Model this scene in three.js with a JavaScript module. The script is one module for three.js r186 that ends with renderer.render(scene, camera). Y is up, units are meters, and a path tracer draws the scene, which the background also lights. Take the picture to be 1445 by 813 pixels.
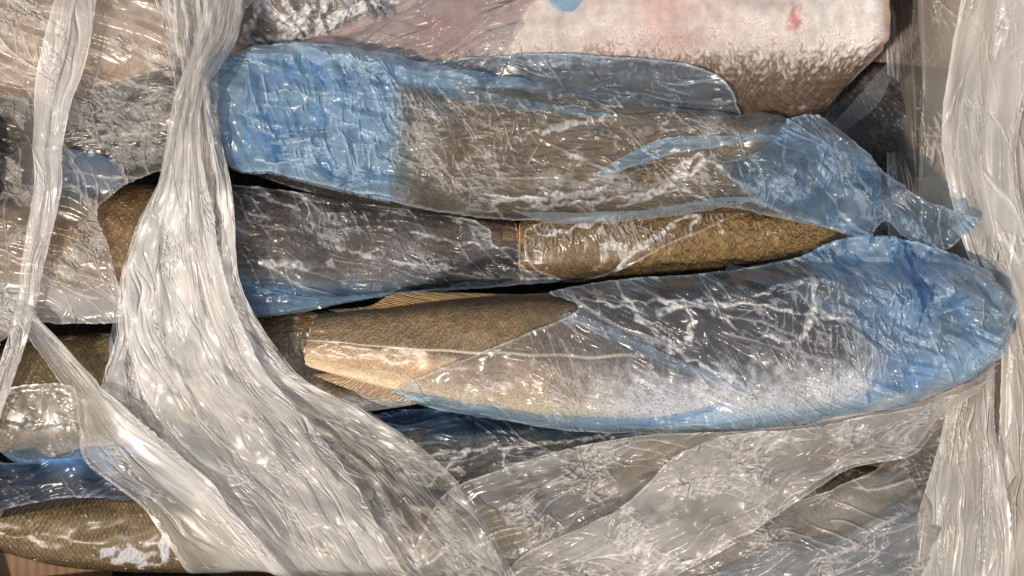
import * as THREE from 'three';
import { mergeGeometries } from 'three/addons/utils/BufferGeometryUtils.js';

// ---------------------------------------------------------------- camera, sky, sun
const K = 0.00045;            // metres per plan unit
const DIST = 2222;            // plan units from the lens down to the level h = 0
const LEVEL = 400;            // height of the level h = 0 over the floor, plan units
const scene = new THREE.Scene();
const camera = new THREE.PerspectiveCamera(2 * Math.atan(406.5 / DIST) * 180 / Math.PI, 1445 / 813, 0.05, 60);
camera.position.set(0, (LEVEL + DIST) * K, 0);
camera.up.set(0, 0, -1);
camera.lookAt(0, 0, 0);

const sunDir = new THREE.Vector3(-0.44, 1.0, 0.30).normalize();
{
  const w = 128, h = 64, d = new Float32Array(w * h * 4);
  for (let y = 0; y < h; y++) for (let x = 0; x < w; x++) {
    const el = ((y + 0.5) / h - 0.5) * Math.PI, az = ((x + 0.5) / w - 0.5) * 2 * Math.PI;
    const up = Math.max(0, Math.sin(el)), dir = new THREE.Vector3(Math.cos(az) * Math.cos(el), Math.sin(el), Math.sin(az) * Math.cos(el));
    const g = Math.pow(1 - up, 2.2), s = Math.pow(Math.max(0, dir.dot(sunDir)), 6);
    const i = (y * w + x) * 4;
    d[i] = 0.40 + 0.42 * g + 0.45 * s; d[i + 1] = 0.46 + 0.38 * g + 0.40 * s; d[i + 2] = 0.56 + 0.30 * g + 0.32 * s; d[i + 3] = 1;
    if (el < 0) { d[i] = 0.3; d[i + 1] = 0.27; d[i + 2] = 0.24; }
  }
  const t = new THREE.DataTexture(d, w, h, THREE.RGBAFormat, THREE.FloatType);
  t.mapping = THREE.EquirectangularReflectionMapping; t.magFilter = THREE.LinearFilter; t.needsUpdate = true;
  scene.background = t; scene.environment = t; scene.backgroundIntensity = 0.66; scene.environmentIntensity = 0.66;
}
const sun = new THREE.DirectionalLight(0xffeedb, 3.2);
sun.position.copy(sunDir).multiplyScalar(3); sun.castShadow = true; sun.shadow.radius = 5;
Object.assign(sun.shadow.camera, { left: -0.6, right: 0.6, top: 0.6, bottom: -0.6, near: 0.5, far: 6 });
sun.shadow.mapSize.set(4096, 4096);
scene.add(sun, sun.target);
const renderer = new THREE.WebGLRenderer({ antialias: true });
renderer.toneMapping = THREE.LinearToneMapping; renderer.toneMappingExposure = 1.06;
renderer.shadowMap.enabled = true;

// ---------------------------------------------------------------- noise and small maths
const clamp = (x, a = 0, b = 1) => Math.min(b, Math.max(a, x)), lerp = (a, b, t) => a + (b - a) * t;
const smooth = (a, b, x) => { const t = clamp((x - a) / (b - a)); return t * t * (3 - 2 * t); };
function rng(seed) { let s = seed >>> 0; return () => { s = (s + 0x6d2b79f5) | 0; let t = Math.imul(s ^ (s >>> 15), 1 | s); t = (t + Math.imul(t ^ (t >>> 7), 61 | t)) ^ t; return ((t ^ (t >>> 14)) >>> 0) / 4294967296; }; }
const hash = (x, y, s) => { let h = Math.imul(x, 374761393) ^ Math.imul(y, 668265263) ^ Math.imul(s, 2147483647 ^ 0x5bd1e995); h = Math.imul(h ^ (h >>> 13), 1274126177); h ^= h >>> 16; return (h >>> 0) / 4294967296; };
const GX = [], GY = []; for (let i = 0; i < 256; i++) { GX.push(Math.cos(i / 256 * Math.PI * 2)); GY.push(Math.sin(i / 256 * Math.PI * 2)); }
const PERM = new Uint8Array(512); { const r = rng(4242), p = [...Array(256).keys()]; for (let i = 255; i > 0; i--) { const j = Math.floor(r() * (i + 1)); [p[i], p[j]] = [p[j], p[i]]; } for (let i = 0; i < 512; i++) PERM[i] = p[i & 255]; }
const GXA = Float64Array.from(GX), GYA = Float64Array.from(GY);
function noise(x, y, s = 0, per = 0) {                            // gradient noise, about -1..1
  let x0 = Math.floor(x), y0 = Math.floor(y), x1 = x0 + 1, y1 = y0 + 1; const fx = x - x0, fy = y - y0;
  const u = fx * fx * fx * (fx * (fx * 6 - 15) + 10), v = fy * fy * fy * (fy * (fy * 6 - 15) + 10);
  if (per) { x0 = ((x0 % per) + per) % per; x1 = x1 === 0 ? 0 : ((x1 % per) + per) % per; y0 = ((y0 % per) + per) % per; y1 = ((y1 % per) + per) % per; }
  const k = PERM[s & 255] + (s >> 8), a = PERM[((y0 & 255) + k) & 255], b = PERM[((y1 & 255) + k) & 255], x0m = x0 & 255, x1m = x1 & 255;
  const g00 = PERM[PERM[(x0m + a) & 255] ^ k & 255], g10 = PERM[PERM[(x1m + a) & 255] ^ k & 255], g01 = PERM[PERM[(x0m + b) & 255] ^ k & 255], g11 = PERM[PERM[(x1m + b) & 255] ^ k & 255];
  const n0 = GXA[g00] * fx + GYA[g00] * fy, n1 = GXA[g10] * (fx - 1) + GYA[g10] * fy, n2 = GXA[g01] * fx + GYA[g01] * (fy - 1), n3 = GXA[g11] * (fx - 1) + GYA[g11] * (fy - 1);
  const p = n0 + (n1 - n0) * u, q = n2 + (n3 - n2) * u; return 1.5 * (p + (q - p) * v);
}
function fbm(x, y, s, n = 4) { let a = 0, w = 0.5; for (let i = 0; i < n; i++) { a += w * noise(x, y, s + i * 17); x = x * 2.03 + 5.1; y = y * 2.03 + 3.7; w *= 0.5; } return a; }
const ridge = (x, y, s) => 1 - Math.abs(noise(x, y, s));
const sRGB = (r, g, b) => [r, g, b].map((c) => Math.pow(c / 255, 2.2));
const toByte = (c) => 255 * Math.pow(clamp(c), 1 / 2.2);
const mix3 = (a, b, t) => [lerp(a[0], b[0], t), lerp(a[1], b[1], t), lerp(a[2], b[2], t)];
const at = (px, py, h = 0) => [(px - 722.5) * (1 - h / DIST), (py - 406.5) * (1 - h / DIST)];   // plan position of a picture point at height h
const put = (arr, x, h, z) => arr.push(x * K, (h + LEVEL) * K, z * K);
function spline(pts, n) {                                          // Catmull-Rom through points of any size, n samples
  const out = [], m = pts.length - 1;
  for (let k = 0; k <= n; k++) {
    const f = k / n * m, i = Math.min(m - 1, Math.floor(f)), t = f - i, p = [pts[Math.max(0, i - 1)], pts[i], pts[i + 1], pts[Math.min(m, i + 2)]];
    out.push(p[1].map((_, c) => 0.5 * (2 * p[1][c] + (p[2][c] - p[0][c]) * t + (2 * p[0][c] - 5 * p[1][c] + 4 * p[2][c] - p[3][c]) * t * t + (3 * p[1][c] - p[0][c] - 3 * p[2][c] + p[3][c]) * t * t * t)));
  }
  return out;
}

// ---------------------------------------------------------------- crumple tiles: how thin film creases (periodic, 512 units)
const T = 512, TM = T - 1;
function facetTile(cells, seed, tilt, bow) {                       // rounded facets that meet in sharp creases
  const a = new Float32Array(T * T), c = T / cells;
  for (let y = 0; y < T; y++) for (let x = 0; x < T; x++) {
    const wx = x + 9 * noise(x / 64, y / 64, seed, 8), wy = y + 9 * noise(x / 64, y / 64, seed + 1, 8);
    const cx = Math.floor(wx / c), cy = Math.floor(wy / c); let best = -1e9;
    for (let j = -1; j <= 1; j++) for (let i = -1; i <= 1; i++) {
      const kx = (((cx + i) % cells) + cells) % cells, ky = (((cy + j) % cells) + cells) % cells;
      const dx = wx - (cx + i + hash(kx, ky, seed + 2)) * c, dy = wy - (cy + j + hash(kx, ky, seed + 3)) * c;
      const an = hash(kx, ky, seed + 4) * 6.283, h = (Math.cos(an) * dx + Math.sin(an) * dy) * tilt + (hash(kx, ky, seed + 5) - 0.5) * c * 0.5 - bow * (dx * dx + dy * dy) / c;
      if (h > best) best = h;
    }
    a[y * T + x] = best / c;
  }
  return a;
}
function creaseTile(n, seed, spread, lenLo, lenHi, wLo, wHi) {     // short sharp creases running mostly along x
  const a = new Float32Array(T * T), r = rng(seed);
  for (let k = 0; k < n; k++) {
    const x0 = r() * T, y0 = r() * T, an = (r() + r() - 1) * spread, L = lerp(lenLo, lenHi, r() * r()), w = lerp(wLo, wHi, r()), bend = (r() - 0.5) * 0.5 / L, hgt = 0.35 + 0.65 * r();
    const ca = Math.cos(an), sa = Math.sin(an), R = Math.ceil(L / 2 + w * 3), skew = r();
    const ex = Math.ceil(Math.abs(ca) * R + Math.abs(sa) * w * 4 + 4), ey = Math.ceil(Math.abs(sa) * R + w * 4 + L * 0.1 + 4);
    for (let j = -ey; j <= ey; j++) for (let i = -ex; i <= ex; i++) {
      const u = i * ca + j * sa, v0 = -i * sa + j * ca, e = 1 - (2 * u / L) * (2 * u / L);
      if (e <= 0) continue;
      const v = v0 - bend * u * u, ww = v > 0 ? w * (0.5 + skew) : w * (1.5 - skew), q = 1 - Math.abs(v) / ww;
      if (q <= 0) continue;
      const p = (((Math.round(y0 + j)) & TM) * T) + (Math.round(x0 + i) & TM), h = q * e * hgt * w;
      if (h > a[p]) a[p] = h;
    }
  }
  return a;
}
function ridgeTile(cells, seed) {
  const a = new Float32Array(T * T);
  for (let y = 0; y < T; y++) for (let x = 0; x < T; x++) {
    const u = x / T * cells, v = y / T * cells, wu = u + 0.5 * noise(u, v, seed + 9, cells), wv = v + 0.5 * noise(u, v, seed + 8, cells);
    a[y * T + x] = (1 - Math.abs(noise(wu, wv, seed, cells))) + 0.5 * (1 - Math.abs(noise(wu * 2, wv * 2, seed + 1, cells * 2)));
  }
  return a;
}
function shardTile(seed, n, lo, hi) {                              // flat facets between straight creases that cross each other
  const a = new Float32Array(T * T), r = rng(seed), w = [];
  while (w.length < n) { const kx = Math.round((r() * 2 - 1) * hi), ky = Math.round((r() * 2 - 1) * hi), l = Math.hypot(kx, ky); if (l >= lo && l <= hi) w.push([kx, ky, T / l, r(), 0.5 + r(), 0.25 + 0.5 * r()]); }
  for (let y = 0; y < T; y++) for (let x = 0; x < T; x++) {
    let h = 0;
    w.forEach(([kx, ky, L, p, g, at0], k) => { let t = (kx * x + ky * y) / T + p + 0.32 * noise(x / 128 + k, y / 128, seed + k, 4) + 0.12 * noise(x / 42.667, y / 42.667 , seed + 30 + k, 12); t -= Math.floor(t); h += g * 0.1 * L * (t < at0 ? t / at0 : (1 - t) / (1 - at0)) * (0.4 + 0.9 * smooth(-0.3, 0.3, noise(x / 64, y / 64 + k * 2, seed + 60 + k, 8))); });
    a[y * T + x] = h;
  }
  return a;
}
const TILE = {
  shard: shardTile(401, 8, 2, 7), shardB: shardTile(877, 6, 2, 5),
  facet: facetTile(12, 11, 0.6, 0.12), facetB: facetTile(9, 57, 0.75, 0.08), ridge: ridgeTile(12, 31), ridgeB: ridgeTile(8, 91),
  sparse: creaseTile(17, 23, 0.4, 140, 480, 3.5, 7.5), thin: creaseTile(330, 15, 0.5, 40, 260, 3, 6.5), thinB: creaseTile(520, 19, 1.4, 30, 140, 3, 6), crease: creaseTile(420, 5, 0.55, 25, 120, 4, 9), creaseFine: creaseTile(1000, 6, 0.9, 14, 60, 2.5, 5), long: creaseTile(150, 8, 0.16, 120, 400, 4, 10),
};
for (const k of ['shard', 'shardB', 'facet', 'facetB', 'ridge', 'ridgeB']) { const a = TILE[k], q = Float32Array.from(a).sort(), lo = q[Math.floor(q.length * 0.04)]; for (let i = 0; i < a.length; i++) a[i] = Math.max(0, a[i] - lo); }
const GAIN = { shard: 0.5, shardB: 0.6, facet: 1.8, facetB: 2, ridge: 1.2, ridgeB: 1.3, crease: 0.5, creaseFine: 0.4, long: 0.9, thin: 0.6, thinB: 0.6, sparse: 0.75 }, PATCHY = { shard: 0.2, crease: 0.05, creaseFine: 0, facet: 0.2, long: 0.4, thin: 0.04, thinB: 0.0 };
function sample(a, x, y) {
  const x0 = Math.floor(x), y0 = Math.floor(y), fx = x - x0, fy = y - y0, i = x0 & TM, i1 = (x0 + 1) & TM, j = (y0 & TM) * T, j1 = ((y0 + 1) & TM) * T;
  return lerp(lerp(a[j + i], a[j + i1], fx), lerp(a[j1 + i], a[j1 + i1], fx), fy);
}
// a wrinkle layer [tile, amplitude, scale, turn, mask]: amplitude in units, turn in radians (crease direction), mask(x, z) 0..1
function wrinkle(layers, x, z) {
  if (!layers.length) return 0;
  const ox = layers[0][5] ?? 0, wx = x + 10 * noise(x / 70, z / 70, 3), wz = z + 10 * noise(x / 70, z / 70, 4);
  const patch = smooth(-0.02, 0.5, noise(x / 75 + ox * 3.1, z / 58, 21) + 0.35 * noise(x / 24, z / 24 + ox, 22)); let h = 0;
  for (const [tile, amp, scale, turn = 0, mask] of layers) {
    const m = (mask ? mask(x, z) : 1) * GAIN[tile] * (PATCHY[tile] === undefined || mask ? 1 : lerp(PATCHY[tile], 1, patch)); if (m <= 0.01) continue;
    const c = Math.cos(turn), n = Math.sin(turn);
    h += amp * m * sample(TILE[tile], (wx * c + wz * n) / scale + ox * 97.3, (-wx * n + wz * c) / scale + ox * 61.7);
  }
  return h;
}

// ---------------------------------------------------------------- things and parts
const taken = {};
const numbered = (n) => { const k = taken[n] = (taken[n] ?? -1) + 1; return k ? n + '_' + String(k).padStart(3, '0') : n; };
function thing(name, label, category, group) {
  const o = new THREE.Group(); o.name = numbered(name); o.userData = { label, category }; if (group) o.userData.group = group; scene.add(o); return o;
}
function part(name, geometry, material, parent, label) {
  const m = new THREE.Mesh(geometry, material); m.name = name; m.castShadow = m.receiveShadow = true; if (label) m.userData.label = label; parent.add(m); return m;
}
function geo(pos, uv, idx, col) {
  const g = new THREE.BufferGeometry(); g.setAttribute('position', new THREE.Float32BufferAttribute(pos, 3)); g.setAttribute('uv', new THREE.Float32BufferAttribute(uv, 2)); if (col) g.setAttribute('color', new THREE.Float32BufferAttribute(col, 3)); g.setIndex(idx); g.computeVertexNormals(); return g;
}
function byteTex(w, h, f, srgb) {
  const d = new Uint8Array(w * h * 4);
  for (let y = 0; y < h; y++) for (let x = 0; x < w; x++) { const c = f((x + 0.5) / w, (y + 0.5) / h), i = (y * w + x) * 4; d[i] = c[0]; d[i + 1] = c[1]; d[i + 2] = c[2]; d[i + 3] = 255; }
  const t = new THREE.DataTexture(d, w, h); t.magFilter = THREE.LinearFilter; if (srgb) t.colorSpace = THREE.SRGBColorSpace; t.needsUpdate = true; return t;
}
function floatTex(w, h, f, g) {
  const d = new Float32Array(w * h * 4);
  for (let y = 0; y < h; y++) for (let x = 0; x < w; x++) { const i = (y * w + x) * 4; const u = (x + 0.5) / w, v = (y + 0.5) / h; d[i] = f(u, v); d[i + 1] = g ? g(u, v) : 0; d[i + 3] = 1; }
  const t = new THREE.DataTexture(d, w, h, THREE.RGBAFormat, THREE.FloatType); t.magFilter = THREE.LinearFilter; t.needsUpdate = true; return t;
}

// ---------------------------------------------------------------- height map of what lies in the box (films are draped on it)
const HX0 = -900, HZ0 = -560, HS = 4, HW = 451, HH = 281;
const H = new Float32Array(HW * HH).fill(-320);
function heightAt(a, x, z) {
  const u = clamp((x - HX0) / HS, 0, HW - 1.01), v = clamp((z - HZ0) / HS, 0, HH - 1.01), i = Math.floor(u), j = Math.floor(v), k = j * HW + i;
  return lerp(lerp(a[k], a[k + 1], u - i), lerp(a[k + HW], a[k + HW + 1], u - i), v - j);
}
function maxFilter(a, r, f = Math.max) {
  const b = new Float32Array(a.length), c = new Float32Array(a.length);
  for (let j = 0; j < HH; j++) for (let i = 0; i < HW; i++) { let m = a[j * HW + i]; for (let k = Math.max(0, i - r); k <= Math.min(HW - 1, i + r); k++) m = f(m, a[j * HW + k]); b[j * HW + i] = m; }
  for (let j = 0; j < HH; j++) for (let i = 0; i < HW; i++) { let m = b[j * HW + i]; for (let k = Math.max(0, j - r); k <= Math.min(HH - 1, j + r); k++) m = f(m, b[k * HW + i]); c[j * HW + i] = m; }
  return c;
}
function blur(a, r, n = 2) {
  let b = a;
  for (let q = 0; q < n; q++) {
    const c = new Float32Array(a.length), d = new Float32Array(a.length);
    for (let j = 0; j < HH; j++) for (let i = 0; i < HW; i++) { let s = 0; for (let k = -r; k <= r; k++) s += b[j * HW + clamp(i + k, 0, HW - 1)]; c[j * HW + i] = s / (2 * r + 1); }
    for (let j = 0; j < HH; j++) for (let i = 0; i < HW; i++) { let s = 0; for (let k = -r; k <= r; k++) s += c[clamp(j + k, 0, HH - 1) * HW + i]; d[j * HW + i] = s / (2 * r + 1); }
    b = d;
  }
  return b;
}
const envelope = (a, r, soft) => { const e = blur(maxFilter(maxFilter(a, r), Math.max(0, r - 1), Math.min), soft); for (let i = 0; i < e.length; i++) e[i] = Math.max(e[i], a[i] - 1); return blur(e, 1, 1); };

// ---------------------------------------------------------------- floor and box
const grain = byteTex(512, 512, (u, v) => { const n = 0.6 + 0.35 * fbm(u * 9, v * 9, 5) + 0.12 * noise(u * 220, v * 40, 8); const c = mix3([0.17, 0.1, 0.055], [0.3, 0.19, 0.11], clamp(n)); return c.map(toByte); }, true);
grain.wrapS = grain.wrapT = THREE.RepeatWrapping;
const flute = floatTex(256, 16, (u) => 0.5 + 0.5 * Math.cos(u * 2 * Math.PI * 16)); flute.wrapS = flute.wrapT = THREE.RepeatWrapping;
const cardboard = new THREE.MeshStandardMaterial({ map: grain, bumpMap: flute, bumpScale: 0.0004, roughness: 0.85 });
{
  const g = new THREE.PlaneGeometry(6, 6); g.rotateX(-Math.PI / 2);
  const concrete = byteTex(512, 512, (u, v) => { const c = 0.26 + 0.08 * fbm(u * 12, v * 12, 3, 5); return [c, c * 0.98, c * 0.94].map(toByte); }, true); concrete.wrapS = concrete.wrapT = THREE.RepeatWrapping;
  const f = new THREE.Mesh(g, new THREE.MeshStandardMaterial({ map: concrete, roughness: 0.9 })); f.name = 'floor'; f.receiveShadow = true; f.userData = { kind: 'structure' }; scene.add(f);
  const box = thing('cardboard_box', 'brown cardboard box that holds the frozen fish, seen at the corners behind the liner', 'box');
  const wall = (cx, cz, w, d, h0, h1) => { const b = new THREE.BoxGeometry(w * K, (h1 - h0) * K, d * K); b.translate(cx * K, ((h0 + h1) / 2 + LEVEL) * K, cz * K); return b; };
  part('base', wall(15, 0, 1520, 880, -345, -330), cardboard, box);
  part('side_wall', wall(790, 0, 12, 900, -345, 40), cardboard, box); part('side_wall', wall(-770, 0, 12, 900, -345, 10), cardboard, box);
  { const fl = new THREE.BoxGeometry(220 * K, 8 * K, 190 * K); fl.rotateX(0.3); fl.rotateZ(-0.25); fl.translate(-700 * K, (-88 + LEVEL) * K, 440 * K); part('flap', fl, cardboard, box); }
  part('side_wall', wall(10, 446, 1540, 12, -345, -20), cardboard, box); part('side_wall', wall(10, -456, 1540, 12, -345, 20), cardboard, box);
}

// ---------------------------------------------------------------- fish
// stations [px, top py, bottom py]; h height of the spine; ratio thickness / width
const fishes = {};
function shapeFish(d) {
  const st = d.st.map(([px, a, b]) => { const p = at(px, (a + b) / 2, d.h); return [p[0], p[1], (b - a) / 2 * (1 - d.h / DIST)]; });
  const dense = spline(st, 200), x0 = dense[0][0], x1 = dense[200][0], tab = [];
  let k = 0;
  for (let i = 0; i <= 300; i++) { const x = lerp(x0, x1, i / 300); while (k < 199 && dense[k + 1][0] < x) k++; const t = clamp((x - dense[k][0]) / (dense[k + 1][0] - dense[k][0] || 1)); tab.push([lerp(dense[k][1], dense[k + 1][1], t), lerp(dense[k][2], dense[k + 1][2], t)]); }
  const f = { d, x0, x1 };
  f.at = (x) => {
    const u = clamp((x - x0) / (x1 - x0)) * 300, i = Math.min(299, Math.floor(u)), t = u - i;
    let a = lerp(tab[i][1], tab[i + 1][1], t); const zc = lerp(tab[i][0], tab[i + 1][0], t);
    const L = d.roundL ?? 8, R = d.roundR ?? 8; let c = 1;
    if (x - x0 < L) { const e = 1 - (x - x0) / L; c *= Math.sqrt(Math.max(0, 1 - e * e * (d.openL ?? 0.12))); }
    if (x1 - x < R) { const e = 1 - (x1 - x) / R; c *= Math.sqrt(Math.max(0, 1 - e * e * (d.openR ?? 0.12))); }
    a *= c; return [zc, a, a * (d.ratio ?? 0.62)];
  };
  f.bump = (x, th) => 2.2 * noise(x / 60, th * 3, d.seed) + 1.2 * noise(x / 22, th * 6, d.seed + 3);
  f.top = (x, z) => {                                              // height of its upper side, or nothing
    if (x < x0 || x > x1) return -1e9;
    const [zc, a, b] = f.at(x), q = (z - zc) / (a || 1); if (Math.abs(q) >= 1) return -1e9;
    return d.h + b * Math.pow(1 - Math.pow(Math.abs(q), 2.3), 1 / 2.3) + f.bump(x, Math.acos(-q));
  };
  for (let j = 0; j < HH; j++) for (let i = 0; i < HW; i++) { const h = f.top(HX0 + i * HS, HZ0 + j * HS); if (h > H[j * HW + i]) H[j * HW + i] = h; }
  fishes[d.key] = f;
  return f;
}
function cells(u, v, jit, seed) {                                  // overlapping scales in staggered rows: [distance from the rim, along, which]
  const r = Math.floor(v); let bestU = 1e9, rim = 0, du = 0, id = 0;
  for (let j = r - 1; j <= r + 1; j++) {
    const off = (j & 1) * 0.5, c = Math.floor(u - off);
    for (let i = c - 1; i <= c + 1; i++) {
      const cx = i + off + 0.5 + jit * (hash(i, j, seed) - 0.5), x = u - cx, y = v - (j + 0.5 + jit * 0.7 * (hash(i, j, seed + 1) - 0.5)), d = Math.sqrt(x * x * 1.25 + y * y * 0.78) / (0.82 + 0.12 * hash(i, j, seed + 2));
      if (d < 1 && cx < bestU) { bestU = cx; rim = 1 - d; du = x; id = hash(i, j, seed + 3); }
    }
  }
  return [rim, du, id];
}
function fishSkin(f) {
  const d = f.d, L = f.x1 - f.x0, mid = f.at((f.x0 + f.x1) / 2)[1] * 2.3, W = Math.min(1200, Math.ceil(L)), Hh = Math.min(320, Math.ceil(mid * 1.15)), p = d.pitch ?? 9.5;
  const bump = new Float32Array(W * Hh), rough = new Float32Array(W * Hh);
  const map = byteTex(W, Hh, (u, v) => {
    const X = u * L, Y = v * mid, wx = X + 3 * noise(X / 40, Y / 40, d.seed), wy = Y + 3 * noise(X / 40, Y / 40, d.seed + 1);
    const n1 = fbm(X / 90, Y / 45, d.seed + 2, 5), n2 = fbm(X / 14, Y / 14, d.seed + 5, 3), s = d.paint(u, v, X, Y, n1, n2);
    const [e, du, rnd] = cells(wx / p / (1 + 0.15 * Math.sin(X / 130 + d.seed)), wy / (p * (d.aspect ?? 0.66)), d.jit ?? 0.7, d.seed), k = clamp(smooth(0.02, 0.34, e + 0.12 * n2) + 0.6 * smooth(0.1, 0.5, n2 + n1 * 0.5));
    const net = s.net ?? 0.6;
    let c = mix3(s.c.map((q) => q * (1 - net * 0.66)), s.c, k * (0.7 + 0.3 * rnd));
    c = c.map((q) => q * (1 + 0.35 * n2 + 0.3 * n1));
    const dot = s.dots ? smooth(0.36, 0.6, noise(X / (d.dot ?? 2.2), Y / (d.dot ?? 2.2), d.seed + 40) + 0.35 * n2) * s.dots : 0;
    c = mix3(c, [0.03, 0.025, 0.022], dot);
    const fr = clamp(s.frost ?? 0); c = mix3(c, [0.62, 0.63, 0.65], fr);
    if (s.line) c = mix3(c, [0.62, 0.52, 0.42], s.line);
    const i = Math.min(Hh - 1, Math.floor(v * Hh)) * W + Math.min(W - 1, Math.floor(u * W));
    bump[i] = (smooth(0, 0.25, e) * 1.1 + du * 1.2 + rnd * 0.5) * (s.net ?? 0.6) * 1.2 + 0.5 * n2 + fr * (1.2 + 1.2 * noise(X / 5, Y / 5, 9)) + (s.line ?? 0) * 1.6;
    rough[i] = lerp(d.rough ?? 0.42, 0.75, fr) + 0.1 * n2;
    return c.map(toByte);
  }, true);
  const at_ = (a) => (u, v) => a[Math.min(Hh - 1, Math.floor(v * Hh)) * W + Math.min(W - 1, Math.floor(u * W))];
  const rb = floatTex(W, Hh, at_(bump), at_(rough));
  return new THREE.MeshPhysicalMaterial({ map, bumpMap: rb, bumpScale: K * (d.relief ?? 1.4), roughnessMap: rb, roughness: 1, clearcoat: d.wet ?? 0.25, clearcoatRoughness: 0.25 });
}
let deepSkin;
const flesh = new THREE.MeshPhysicalMaterial({ map: byteTex(128, 128, (u, v) => { const r = Math.hypot(u - 0.5, v - 0.5) * 2, n = fbm(u * 9, v * 9, 77); let c = mix3(sRGB(214, 168, 138), sRGB(232, 206, 180), clamp(r + n * 0.6)); if (n > 0.18) c = mix3(c, sRGB(176, 88, 70), 0.5); return c.map(toByte); }, true), roughness: 0.5, clearcoat: 0.2 });
function addFish(d) {
  const f = fishes[d.key], t = thing('frozen_fish', d.label, 'fish', d.group), N = d.n ?? 150, M = 72, pos = [], uv = [], idx = [];
  const ring = (x, s) => {
    const [zc, a, b] = f.at(x), pts = [];
    for (let j = 0; j <= M; j++) {
      const th = j / M * 2 * Math.PI, q = -Math.cos(th), up = Math.sin(th), g = f.bump(x, th <= Math.PI ? th : 2 * Math.PI - th);
      const Q = d.shearFrom === undefined ? q + 0.5 * up : Math.max(0, q - d.shearFrom) / (1 - d.shearFrom) + 0.12 * up, sh = (d.shearL ?? 0) * (1 - smooth(0, 0.18, s)) + (d.shearR ?? 0) * smooth(0.82, 1, s);
      pts.push([x + sh * Q + ((s === 0 && d.cutL) || (s === 1 && d.cutR) ? 1.6 * noise(th * 4, s * 9, d.seed) : 0), d.h + Math.sign(up) * b * Math.pow(Math.abs(up), 0.87) + (up > 0 ? g : 0), zc + q * a]);
    }
    return pts;
  };
  for (let i = 0; i <= N; i++) {
    let s = i / N; s = s < 0.5 ? 0.5 * Math.pow(2 * s, 1.25) : 1 - 0.5 * Math.pow(2 - 2 * s, 1.25);
    ring(lerp(f.x0, f.x1, s), s).forEach(([x, h, z], j) => { put(pos, x, h, z); const v = j / M * 2; uv.push(s, v <= 1 ? v : 2 - v); });
  }
  for (let i = 0; i < N; i++) for (let j = 0; j < M; j++) { const a = i * (M + 1) + j, b = a + M + 1; idx.push(a, b, a + 1, b, b + 1, a + 1); }
  const skin = d.key.startsWith('deep') ? (deepSkin ??= fishSkin(f)) : fishSkin(f);
  part('body', geo(pos, uv, idx), skin, t);
  for (const [s, cut, out] of [[0, d.cutL, -1], [1, d.cutR, 1]]) {
    if (!cut && !(s ? (d.roundR ?? 8) < 20 : (d.roundL ?? 8) < 20)) continue;
    const p = [], q = [], ix = [], rg = ring(s ? f.x1 : f.x0, s), c = [0, 1, 2].map((k) => rg.reduce((a, r) => a + r[k], 0) / rg.length);
    for (let r = 0; r <= 8; r++) rg.forEach((v, j) => { const k = r / 8, e = out * (2.5 * Math.sqrt(1 - k * k) + (r < 8 ? 1.5 * noise(j * 0.4, r * 0.6, d.seed + 7) : 0)); put(p, lerp(c[0], v[0], k) + e, lerp(c[1], v[1], k), lerp(c[2], v[2], k)); q.push(0.5 + 0.5 * k * Math.cos(j / M * 6.283), 0.5 + 0.5 * k * Math.sin(j / M * 6.283)); });
    for (let r = 0; r < 8; r++) for (let j = 0; j < M; j++) { const a = r * (M + 1) + j, b = a + M + 1; ix.push(a, b, a + 1, b, b + 1, a + 1); }
    part('cut_face', geo(p, q, ix), flesh, t);
  }
  return t;
}
// a fin: a thin fan of rays between a root line and a free edge (both in picture points), with thickness
function fin(t, name, root, edge, h, mat, h2 = h) {
  const A = spline(root, 90), B = spline(edge, 90), R = 10, pos = [], uv = [], idx = [];
  for (const side of [1, -1]) for (let i = 0; i <= 90; i++) for (let r = 0; r <= R; r++) {
    const k = r / R, rag = 1 + 0.07 * noise(i * 0.7, 0, 5), a = at(...A[i], h), b = at(...B[i], h2), kk = k * rag;
    put(pos, lerp(a[0], b[0], kk), lerp(h, h2, k) + side * (1.6 - 1.1 * k) + 1.3 * Math.sin(i * 1.9) * k, lerp(a[1], b[1], kk)); uv.push(i / 90, k);
  }
  const S = 91 * (R + 1);
  for (let i = 0; i < 90; i++) for (let r = 0; r < R; r++) { const a = i * (R + 1) + r, b = a + R + 1; idx.push(a, a + 1, b, b, a + 1, b + 1, S + a, S + b, S + a + 1, S + b, S + b + 1, S + a + 1); }
  for (let i = 0; i < 90; i++) { const a = i * (R + 1) + R, b = a + R + 1; idx.push(a, S + a, b, b, S + a, S + b); }
  return part(name, geo(pos, uv, idx), mat, t);
}

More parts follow.
